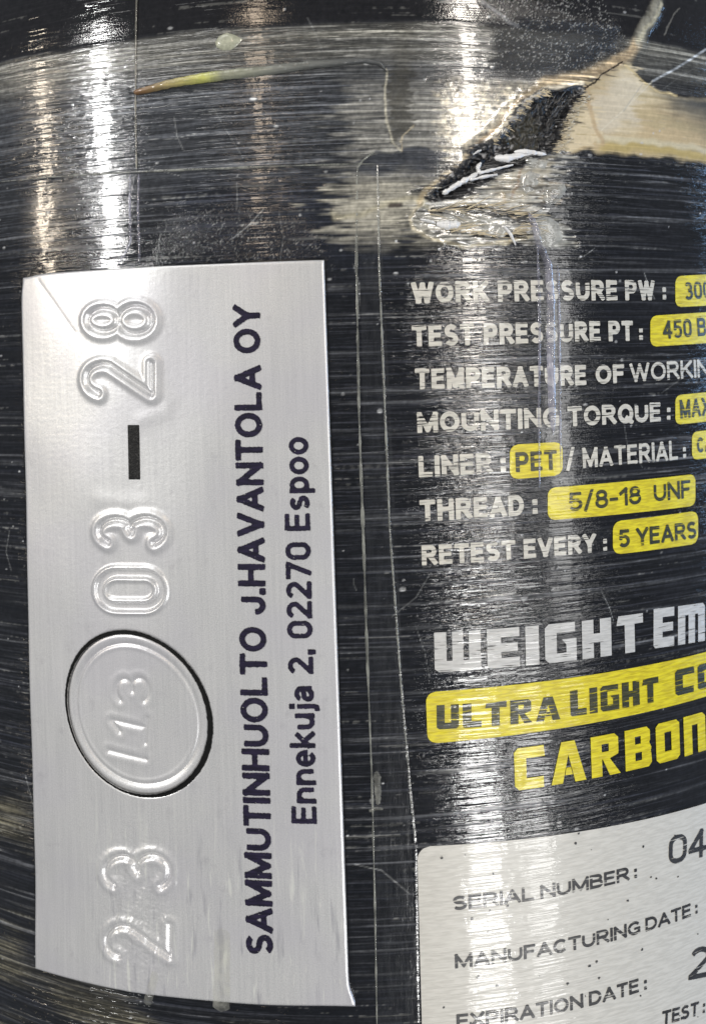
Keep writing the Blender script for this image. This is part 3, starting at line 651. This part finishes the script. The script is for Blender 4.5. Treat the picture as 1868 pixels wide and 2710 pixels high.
def along(x, ref):
    """photo px at column x on the same hoop as ref"""
    zt, lo, hi = S([ref])[0, 1], 0., 3000.
    for _ in range(40):
        m_ = (lo+hi)/2
        if S([(x, m_)])[0, 1] > zt: lo = m_
        else: hi = m_
    return (x, lo)
sheet('yellow_banner', [(1126, 1832), along(2158, (1700, 1757)), along(2158, (1700, 1873)), (1131, 1968)], 26, M_YEL, spec, .05, 70, 12)
block('dark_lettering', 'ULTRA', (1155, 1930), (1481, 1903), (1153, 1866), M_BLKY, spec, .08, 1.2)
block('dark_lettering', 'LIGHT', (1508, 1896), (1741, 1855), (1506, 1828), M_BLKY, spec, .08, 1.2)
block('dark_lettering', 'COMPOSITE', (1785, 1842), along(2146, (1785, 1842)), (1783, 1774), M_BLKY, spec, .08, 1.2)
block('yellow_line', 'CARBON', (1362, 2092), (1866, 1984), (1359, 1981), M_YEL, spec, .06)

# ------------------------------------------------------------------ serial label
serial = sheet('serial_label', [(1103, 2240), (2000, 2075), (2010, 2840), (1122, 2935)], 36, M_LABEL, tank, .065, 70, 60)
serial['label'] = 'cream serial number label with black print'
def B(t_, a, b, c, wt=.22): text('printed_line', t_, a, b, c, M_BLKL, serial, .095, wt)
B('SERIAL NUMBER :', (1197, 2409), (1683, 2323), (1194, 2371)); B('046', (1766, 2290), (1912, 2250), (1763, 2213), .18)
B('MANUFACTURING DATE :', (1203, 2562), (1843, 2417), (1200, 2524)); B('2014', (1818, 2594), (2010, 2545), (1815, 2510), .17)
B('EXPIRATION DATE :', (1207, 2722), (1709, 2618), (1204, 2683)); B('TEST :', (1748, 2713), (1862, 2680), (1745, 2676))
dots = []
for k in range(46):
    px, py = g2.uniform(1150, 1880), g2.uniform(2180, 2710)
    if py < 2245-(px-1100)*.19: continue
    q = S([(px, py)])[0]; r = g2.uniform(2, 5)*MM; n = len(dots)*7
    a = np.linspace(0, 2*np.pi, 7, endpoint=False); rr = r*g2.uniform(.6, 1.2, 7)
    dots.append(np.stack([q[0]+rr*np.cos(a), q[1]+rr*np.sin(a)], 1))
Pd = np.concatenate(dots); me = mesh_obj('ink_specks', world(Pd[:, 0], Pd[:, 1], .095), np.arange(len(Pd)).reshape(-1, 7), M_BLKL, serial, uv=Pd, smooth=False); me['kind'] = 'stuff'

# ------------------------------------------------------------------ inspection plate
PC = S([(61, 730), (858, 689), (925, 2652), (104, 2556)])
NU, NV = 320, 780
u, v = np.meshgrid(np.linspace(0, 1, NU), np.linspace(0, 1, NV))
def pbil(u, v): return ((1-u)*(1-v))[..., None]*PC[0]+(u*(1-v))[..., None]*PC[1]+(u*v)[..., None]*PC[2]+((1-u)*v)[..., None]*PC[3]
PP = pbil(u, v)
# corners are not crisp: top-left droops, bottom-right flares out to a point
fl = np.exp(-((1-u)/.035)**2-((1-v)/.018)**2); PP[..., 0] += fl*.55; PP[..., 1] -= fl*.05
tl = np.exp(-(u/.06)**2-(v/.02)**2); PP[..., 1] -= tl*.25; PP[..., 0] += tl*.25
ps, pz = PP[..., 0], PP[..., 1]
def plate_h(s_, z_):
    """smooth height of the plate over the cylinder"""
    vv = np.clip((PC[0, 1]-z_)/(PC[0, 1]-PC[3, 1]), 0, 1.05)
    return .38+.25*sm(vv, .86, 1.02)+.10*np.sin(s_*.23+1)*np.sin(z_*.09+.6)+.035*np.sin(s_*.5-z_*.21)+.02*np.sin(s_*.31+z_*.47+2)
ph = plate_h(ps, pz)
def loc(x, y): return S([(x, y)])[0]
def digit(D, x0, x1, y0, y1):
    """digit centre lines (unit box, y up) -> px box; digits lie on their side, tops to the left, reading upward"""
    return [[(x1+(x0-x1)*q[1], y1+(y0-y1)*q[0]) for q in st] for st in D]
def arc(cx, cy, rx, ry, a0, a1, n=14):
    return [(cx+rx*math.cos(math.radians(a)), cy+ry*math.sin(math.radians(a))) for a in np.linspace(a0, a1, n)]
D3 = [arc(.45, .74, .48, .26, 150, -75)+[(.42, .5)], [(.42, .5)]+arc(.45, .27, .52, .28, 75, -150)]
D0 = [arc(.5, .72, .5, .28, 0, 180)+arc(.5, .28, .5, .28, 180, 360)+[(1, .72)]]
D2 = [arc(.48, .74, .48, .26, 165, -25)+[(0, 0), (1, 0)]]
D8 = [arc(.5, .76, .42, .24, -90, 270, 22), arc(.5, .26, .5, .26, 90, 450, 22)]
D1 = [[(.0, .72), (.5, 1), (.5, 0)], [(.05, 0), (.95, 0)]]
def strokes(L, f, pad=2.2):
    d = np.full(ps.shape, 9.0)
    for P in L:
        Q = S(P); m = (ps > Q[:, 0].min()-pad) & (ps < Q[:, 0].max()+pad) & (pz > Q[:, 1].min()-pad) & (pz < Q[:, 1].max()+pad)
        jj = np.where(m.any(1))[0]; ii = np.where(m.any(0))[0]
        if len(jj) and len(ii):
            ix = (slice(jj[0], jj[-1]+1), slice(ii[0], ii[-1]+1)); d[ix] = np.minimum(d[ix], seg_dist(ps[ix], pz[ix], P)[0])
    return f(d)
deep = lambda d: -.27*np.exp(-(d/.21)**2)+.17*np.exp(-((d-.60)/.37)**2)
wide = lambda d: -.16*sm(-d, -.50, -.30)+.22*np.exp(-((d-.62)/.22)**2)
soft = lambda d: -.10*np.exp(-(d/.20)**2)+.03*np.exp(-((d-.6)/.3)**2)
rel = np.zeros(ps.shape)
rel += strokes(digit(D8, 240, 408, 812, 884), deep)
rel += strokes(digit(D2, 236, 406, 962, 1042), deep)
rel += strokes(digit(D3, 268, 436, 1370, 1436), deep)
rel += strokes(digit(D0, 268, 432, 1516, 1604), wide)
rel += strokes(digit(D3, 285, 452, 2256, 2340), deep)*.8
rel += strokes(digit(D2, 290, 455, 2440, 2522), deep)*.75
rel += strokes(digit(D3, 312, 396, 1790, 1852), soft)
rel += strokes([[(300, 1903), (322, 1932)], [(302, 1902), (390, 1922)], [(394, 1898), (388, 1962)]], soft)
rel += strokes([[(294, 1982), (390, 2006)]], soft)
# double ring round 113
rc = loc(363, 1885); rx = (S([(553, 1885)])-S([(173, 1885)]))[0, 0]/2*.985; rz = (S([(363, 1672)])-S([(363, 2098)]))[0, 1]/2
def ringr(s_, z_):
    a, b = s_-rc[0], z_-rc[1]; b2 = b+a*.08
    return np.hypot(a/rx, b2/rz)
rr = ringr(ps, pz); rmm = (rr-1)*(rx+rz)/2
rel += -.22*np.exp(-(rmm/.16)**2)+.10*np.exp(-((rmm+.55)/.35)**2)-.10*np.exp(-((rmm+1.15)/.14)**2)+.04*np.exp(-((rmm+1.5)/.2)**2)
# creases, dents and scuffs at the bottom
gw = aniso(ps.shape, .5, 3, .09, .09, 31); gw2 = aniso(ps.shape, .16, .16, .09, .09, 32); gw3 = aniso(ps.shape, 4, 6, .09, .09, 33)
bot = np.exp(-((ps-loc(380, 2450)[0])/3.2)**2-((pz-loc(380, 2430)[1])/6.5)**2)
rel += bot*(.035*gw+.016*gw2)+.0012*gw2
for P, a, wd in [([(110, 745), (150, 800), (205, 880)], -.035, .22), ([(350, 2250), (330, 2400), (270, 2560)], .05, .12), ([(470, 2330), (430, 2470), (395, 2640)], .05, .14), ([(545, 2350), (520, 2450), (480, 2600)], .03, .12),
                 ([(660, 2230), (560, 2400), (550, 2640)], .03, .1), ([(390, 2345), (350, 2450)], .06, .15), ([(420, 1030), (450, 1060), (440, 1090), (380, 1110)], .035, .8), ([(270, 1320), (330, 1328), (380, 1330)], .04, .9), ([(740, 2100), (700, 2300), (690, 2600)], .015, .08)]:
    rel += strokes([P], lambda d: a*np.exp(-(d/wd)**2))
ed = np.minimum(np.minimum(u, 1-u)*28, np.minimum(v, 1-v)*70)      # mm to the edge, roughly
ph2 = ph+rel-.10*np.exp(-(ed/.10)**2)
Vt = world(ps, pz, ph2).reshape(-1, 3); n = NU*NV
bi = np.concatenate([np.arange(NU), np.arange(1, NV)*NU+NU-1, (NV-1)*NU+np.arange(NU-2, -1, -1), np.arange(NV-2, 0, -1)*NU])
lowv = world(ps.ravel()[bi], pz.ravel()[bi], .01+.22*sm((PC[0, 1]-pz.ravel()[bi])/(PC[0, 1]-PC[3, 1]), .86, 1.02))
nb = len(bi); nx = (np.arange(nb)+1) % nb
side = np.stack([bi, n+np.arange(nb), n+nx, bi[nx]], 1)
uvp = np.concatenate([PP.reshape(-1, 2), PP.reshape(-1, 2)[bi]])
plate = mesh_obj('inspection_plate', np.concatenate([Vt, lowv]), np.concatenate([grid_faces(NU, NV)[:, ::-1], side[:, ::-1]]), M_PLATE, tank, uv=uvp)
plate['label'] = 'silver inspection plate with stamped digits 23 113 03 28, standing upright at the left'
text('printed_line', 'SAMMUTINHUOLTO J.HAVANTOLA OY', (726, 2522), (690, 806), (654, 2522), M_INK, plate, .05, .215, hf=plate_h, wob=.006, gap=.07)
text('printed_line', 'Ennekuja 2, 02270 Espoo', (840, 2175), (817, 1155), (773, 2175), M_INK, plate, .05, .195, hf=plate_h, wob=.006, gap=.08)
# black dash between the stamped numbers
sheet('black_dash', [(344, 1124), (374, 1124), (376, 1268), (346, 1268)], 1.5, M_BLACK, plate, .03, 5, 24, hf=plate_h)
# black engraved line round 113, thicker at the lower right
na = 260; an = np.linspace(0, 2*np.pi, na, endpoint=False); jit = np.random.default_rng(9)
thk = (.30+.20*np.clip(np.cos(an+.45), 0, 1)**2+.10*np.clip(np.cos(an-2.7), 0, 1)**2)*(1+.08*jit.normal(size=na))
ro, ri = rx+thk*.5+.008*jit.normal(size=na), rx-thk*.5+.008*jit.normal(size=na)
def rp(r_):
    a = r_*np.cos(an); b = r_*rz/rx*np.sin(an)-a*.08; return np.stack([rc[0]+a, rc[1]+b], 1)
mid = rp((ro+ri)/2)
Pr = np.concatenate([rp(ro), mid, rp(ri)]); k = np.arange(na); k2 = (k+1) % na
hr = plate_h(Pr[:, 0], Pr[:, 1])+np.concatenate([np.full(na, .01), np.full(na, -.06), np.full(na, .19)])
hr += .03
mesh_obj('engraved_ring', world(Pr[:, 0], Pr[:, 1], hr), np.concatenate([np.stack([k, k2, na+k2, na+k], 1), np.stack([na+k, na+k2, 2*na+k2, 2*na+k], 1)])[:, ::-1], M_RING, plate, uv=Pr)

# ------------------------------------------------------------------ ribbons and beads (film edges, drips, fibres)
def ribbon(name, P, wpx, hmm, mat, parent, taper=(1, 1), base=0.0, n=120, ns=7, jit_=.0, hf=None):
    """a low rounded bead that follows a px polyline on the surface; wpx may be a list (one width per point)"""
    Q = S(P); L = np.r_[0, np.cumsum(np.hypot(*np.diff(Q, axis=0).T))]; q = np.linspace(0, L[-1], n)
    c = np.stack([np.interp(q, L, Q[:, 0]), np.interp(q, L, Q[:, 1])], 1)
    for _ in range(3): c[1:-1] = (c[:-2]+2*c[1:-1]+c[2:])/4
    g = np.random.default_rng(n+len(P)+int(P[0][0])); wv = np.interp(q, L, np.broadcast_to(wpx, len(P)))*MM
    if jit_:
        jn = np.convolve(g.normal(size=n+8), np.ones(5)/5, 'same')[4:-4]; wv = wv*(1+jit_*jn)
    tt = q/L[-1]; e = np.minimum(1, np.minimum(tt/.04+(1-taper[0]), (1-tt)/.04+(1-taper[1]))); wv = wv*np.clip(e, .05, 1)
    d = np.gradient(c, axis=0); d /= np.linalg.norm(d, axis=1)[:, None]; nn = np.stack([-d[:, 1], d[:, 0]], 1)
    a = np.linspace(-1, 1, ns)
    X = c[:, None]+nn[:, None]*(a[None, :, None]*wv[:, None, None]/2)
    hh = base+hmm*np.sqrt(np.clip(1-a**2, 0, 1))[None]*(wv/wv.max())[:, None]+.012
    if hf: hh = hh+hf(X[..., 0], X[..., 1])
    X2 = X.reshape(-1, 2)
    F = grid_faces(ns, n)
    o = mesh_obj(name, world(X2[:, 0], X2[:, 1], hh.reshape(-1)), F, mat, parent, uv=X2)
    o.data.flip_normals() if (Vector(o.data.polygons[len(F)//2].normal).dot(Vector(o.data.vertices[0].co)*Vector((1, 1, 0))) < 0) else None
    return o
ribbon('film_seam', [(361, -60), (361, 120), (360, 300), (363, 455)], 5, .06, M_SEAM, tank, base=.08, jit_=.3)
ribbon('film_seam', [(361, -120), (361, -60)], 5, .05, M_SEAM, tank, base=-.1)
ribbon('film_edge', [(0, 482), (150, 468), (361, 456), (600, 446), (850, 437), (998, 434)], 4.5, .05, M_LINE, tank, base=.08, jit_=.6)
ribbon('film_edge', [(998, 434), (1003, 700), (1015, 1000), (1031, 1400), (1060, 1800), (1086, 2100), (1100, 2240)], [5, 6, 5, 5, 4, 3, 3], .06, M_LINE, tank, base=.08, jit_=.5, n=300)
ribbon('film_edge', [(946, 440), (943, 700), (950, 1100), (960, 1380), (972, 1750), (984, 2060), (992, 2400), (998, 2760)], [5, 6, 6, 7, 6, 5, 5, 4], .06, M_LINE, tank, base=.08, jit_=.5, n=300)
ribbon('film_edge', [(990, 402), (960, 425), (946, 445), (944, 490)], 5, .05, M_LINE, tank, base=.04)
ribbon('reflection_ribbon', [(346, 462), (345, 560), (347, 640), (330, 676), (312, 700)], 7, .12, M_RUN, tank, base=.08, n=80, jit_=.3)  # two clear ribbons modelled in place of a reflection in the lower film
ribbon('reflection_ribbon', [(369, 460), (367, 560), (370, 640), (371, 700)], 7, .12, M_RUN, tank, base=.08, n=80, jit_=.3)
ribbon('resin_bead', [(996, 2040), (1000, 2090), (1000, 2130)], [14, 22, 12], .12, M_TAPE, tank, base=.05, jit_=.3, n=40)
ribbon('resin_bead', [(976, 2146), (995, 2138), (1014, 2140)], [7, 10, 6], .18, M_TAPE, tank, base=.08, n=24)
ribbon('resin_run', [(1395, 560), (1412, 600), (1425, 650), (1448, 700), (1455, 800), (1455, 950), (1458, 1080), (1462, 1150)], [18, 20, 20, 22, 24, 24, 22, 10], .50, M_RUN, tank, base=.1, n=200, ns=11, jit_=.1)
ribbon('resin_run', [(1420, 640), (1424, 760), (1426, 900), (1424, 1100), (1426, 1300)], [6, 8, 8, 7, 4], .10, M_RUN, tank, base=.08, n=160, jit_=.3)
ribbon('resin_run', [(1474, 700), (1478, 850), (1480, 1100), (1482, 1250)], [5, 7, 6, 4], .12, M_RUN, tank, base=.08, n=160, jit_=.4)
ribbon('resin_run', [(1330, 598), (1348, 620), (1362, 650)], [6, 9, 4], .25, M_FIBRE, tank, base=.15, n=40)
for P, wd in [([(1169, 514), (1210, 488), (1263, 459)], [8, 12, 9]), ([(1306, 418), (1340, 420), (1380, 410), (1420, 406)], [10, 17, 11, 6]), ([(1358, 402), (1390, 403), (1420, 406), (1445, 409)], [6, 13, 10, 5]),
              ([(1263, 459), (1300, 450), (1358, 436)], [6, 7, 4]), ([(1240, 478), (1280, 468), (1316, 462)], [4, 7, 4]), ([(1268, 462), (1262, 445), (1272, 430)], [8, 9, 4]), ([(1153, 592), (1185, 596), (1219, 594)], [10, 20, 10]), ([(1110, 580), (1135, 586), (1150, 590)], [4, 7, 5]), ([(1250, 410), (1262, 402), (1272, 398)], [3, 5, 3])]:  # the two lowest strips are a wet glint modelled as white ribbon
    o = ribbon('torn_fibre_and_glint', P, [q_*1.35 for q_ in wd], .34, M_FIBRE, tank, base=.05, n=50, jit_=.35)
    o['label'] = 'bright white torn fibre or wet glint strip in the crack'
ribbon('tape_strip', [(590, 2452), (592, 2560), (590, 2668)], [44, 44, 46], .05, M_TAPE, plate, base=.02, hf=plate_h, n=40, jit_=.05)
ribbon('tape_strip', [(420, 2560), (408, 2610), (398, 2648)], [20, 26, 22], .05, M_TAPE, plate, base=.02, hf=plate_h, n=30, jit_=.2)

def fray(name, sets, mat, seed):
    g = np.random.default_rng(seed); VV, UU, FF, n = [], [], [], 0
    for A, d0, cnt, lo, hi, lift in sets:
        A = np.array(A, float)
        for i in range(cnt):
            f = g.uniform(0, 1)*(len(A)-1); j = min(int(f), len(A)-2); q = A[j]+(A[j+1]-A[j])*(f-j)+g.normal(size=2)*5
            L = g.uniform(lo, hi); dr = np.array(d0, float)+g.normal(size=2)*.22; wv = g.uniform(1.6, 3.6); m = 6; tt = np.linspace(0, 1, m)
            c = q+dr*L*tt[:, None]+np.stack([np.zeros(m), g.normal()*L*.12*tt**2], 1); pr = np.array([-dr[1], dr[0]])
            wd = (wv*(1-.75*tt))[:, None]/2; a_, b_ = S(c+pr*wd), S(c-pr*wd); hh = .05+lift*g.uniform(.4, 1)*np.sin(tt*2.2)
            VV += [world(a_[:, 0], a_[:, 1], hh), world(S(c)[:, 0], S(c)[:, 1], hh+.05), world(b_[:, 0], b_[:, 1], hh)]; UU += [a_, S(c), b_]
            for r_ in range(2):
                for k_ in range(m-1): FF.append((n+r_*m+k_, n+r_*m+k_+1, n+(r_+1)*m+k_+1, n+(r_+1)*m+k_))
            n += 3*m
    o = mesh_obj(name, np.concatenate(VV), np.array(FF), mat, tank, uv=np.concatenate(UU)); o['kind'] = 'stuff'; return o
M_TAN = mat_simple('tan_fibre', lin(206, 192, 162), .5, coat=.2, nsx=1, nsy=3)
M_CARB = mat_simple('loose_carbon_fibre', lin(26, 26, 28), .3, coat=.4, nsx=1, nsy=3)
fray('frayed_fibres', [([(1562, 245), (1530, 290), (1508, 330), (1500, 370), (1482, 398)], (-1, .1), 120, 6, 22, .14), ([(1300, 376), (1366, 308), (1393, 266), (1445, 240)], (1, .35), 80, 5, 16, .16),
                       ([(1130, 560), (1260, 545), (1400, 575), (1340, 625), (1150, 605)], (1, -.03), 90, 20, 80, .14)], M_TAN, 3)
fray('loose_carbon_fibres', [([(1300, 380), (1400, 300), (1480, 270), (1450, 340), (1380, 400)], (.5, -.8), 120, 10, 34, .2), ([(1160, 515), (1230, 460), (1320, 430), (1400, 420)], (1, -.25), 60, 15, 60, .16), ([(1130, 560), (1300, 560), (1400, 600)], (1, 0), 50, 20, 80, .1)], M_CARB, 4)
# ------------------------------------------------------------------ loose bits caught under the film
def vc(name, c0, stops):
    k = NT(name); sep = k.n('ShaderNodeSeparateXYZ'); k.l(k.uv, sep.inputs[0]); r = k.n('ShaderNodeValToRGB'); k.l(k.ramp(sep.outputs[0], c0[0], c0[1]), r.inputs[0])
    r.color_ramp.elements[0].color = stops[0][1]; r.color_ramp.elements[0].position = stops[0][0]
    r.color_ramp.elements[1].color = stops[-1][1]; r.color_ramp.elements[1].position = stops[-1][0]
    for p, c in stops[1:-1]: e = r.color_ramp.elements.new(p); e.color = c
    n = k.noise(.5, 5, 3, .6); k.l(k.mix(k.ramp(n, .35, .7, 0, .45), r.outputs[0], lin(70, 70, 64)), k.b.inputs['Base Color'])
    k.P(Roughness=.35, Coat_Weight=.5); k.l(k.bump(n, 5e-5), k.b.inputs['Normal']); return k.m
sa, sb = S([(360, 240), (1030, 180)])[:, 0]
M_STRAW = vc('dry_grass', (sa, sb), [(0, lin(120, 88, 56)), (.05, lin(176, 160, 112)), (.2, lin(202, 204, 112)), (.3, lin(160, 162, 140)), (.6, lin(132, 134, 128)), (1, lin(82, 84, 86))])
straw = ribbon('dry_grass_blade', [(358, 246), (390, 238), (450, 222), (530, 208), (620, 196), (720, 186), (820, 172), (900, 166), (960, 160), (1005, 168), (1028, 196)], [17, 20, 23, 26, 28, 24, 22, 18, 15, 12, 5], .5, M_STRAW, None, taper=(.3, 1), base=.06, n=240, ns=9, jit_=.10)
straw['label'] = 'thin dry yellow grass blade with a brown tip, lying across the ridges near the top'; straw['category'] = 'grass blade'
def flake(name, P, hmm, mat, parent=None):
    Q = S(P); c = Q.mean(0); n_ = len(Q); rings = [(1, .0), (.8, .7), (.4, 1.0)]; V = []
    for f_, g_ in rings: V.append(np.concatenate([c+(Q-c)*f_, np.full((n_, 1), g_*hmm)], 1))
    V = np.concatenate(V+[np.array([[c[0], c[1], hmm*.6]])]); F = []
    for r_ in range(2):
        for i in range(n_): F.append((r_*n_+i, (r_+1)*n_+i, (r_+1)*n_+(i+1) % n_, r_*n_+(i+1) % n_))
    for i in range(n_): F.append((2*n_+i, 3*n_, 2*n_+(i+1) % n_))
    return mesh_obj(name, world(V[:, 0], V[:, 1], V[:, 2]+.04), F, mat, parent, uv=V[:, :2])
M_FLAKE = mat_simple('pale_flake', lin(176, 178, 158), .35, coat=.6, bumpd=6e-5)
fk = flake('dry_leaf_flake', [(570, 112), (580, 96), (600, 87), (620, 92), (643, 104), (630, 120), (612, 133), (590, 134), (574, 126)], .22, M_FLAKE)
fk['label'] = 'small pale pointed flake stuck above the grass blade near the top edge'; fk['category'] = 'flake'

M_CHIP = mat_simple('clear_resin_chip', lin(196, 196, 190), .08, alpha=(.25, .75), coat=1.0, bumpd=1e-4, nsx=.8, nsy=.8)
for P in ([(1440, 500), (1462, 488), (1492, 486), (1498, 502), (1480, 530), (1452, 545), (1436, 528)], [(1372, 470), (1400, 452), (1428, 462), (1420, 496), (1392, 514), (1370, 498)], [(1400, 560), (1440, 566), (1476, 590), (1488, 630), (1458, 656), (1424, 640), (1404, 604)],
          [(1270, 600), (1312, 590), (1350, 604), (1330, 632), (1286, 636)], [(1160, 556), (1200, 550), (1236, 556), (1226, 576), (1180, 580)], [(1380, 410), (1420, 418), (1452, 424), (1440, 446), (1396, 440)]):
    flake('resin_chip', P, .10, M_CHIP, tank)

kf = NT('clear_film'); kf.t.nodes.remove(kf.b)
tr_, gl_, mx_ = kf.n('ShaderNodeBsdfTransparent'), kf.n('ShaderNodeBsdfGlossy'), kf.n('ShaderNodeMixShader')
gl_.inputs['Roughness'].default_value = .22; kf.l(kf.bump(kf.noise(2.5, .5, 3, .6, 3.), 3e-5), gl_.inputs['Normal'])
kf.l(kf.ramp(kf.noise(1.6, .25, 3, .6, 9.), .3, .7, .015, .075), mx_.inputs[0]); kf.l(tr_.outputs[0], mx_.inputs[1]); kf.l(gl_.outputs[0], mx_.inputs[2]); kf.l(mx_.outputs[0], kf.out.inputs[0])
fo = sheet('film_overlap', [(946, 441), (1000, 436), (1113, 2760), (999, 2760)], 10, kf.m, tank, .11, 12, 60)
fo['label'] = 'narrow clear strip where the protective film overlaps, right of the plate'
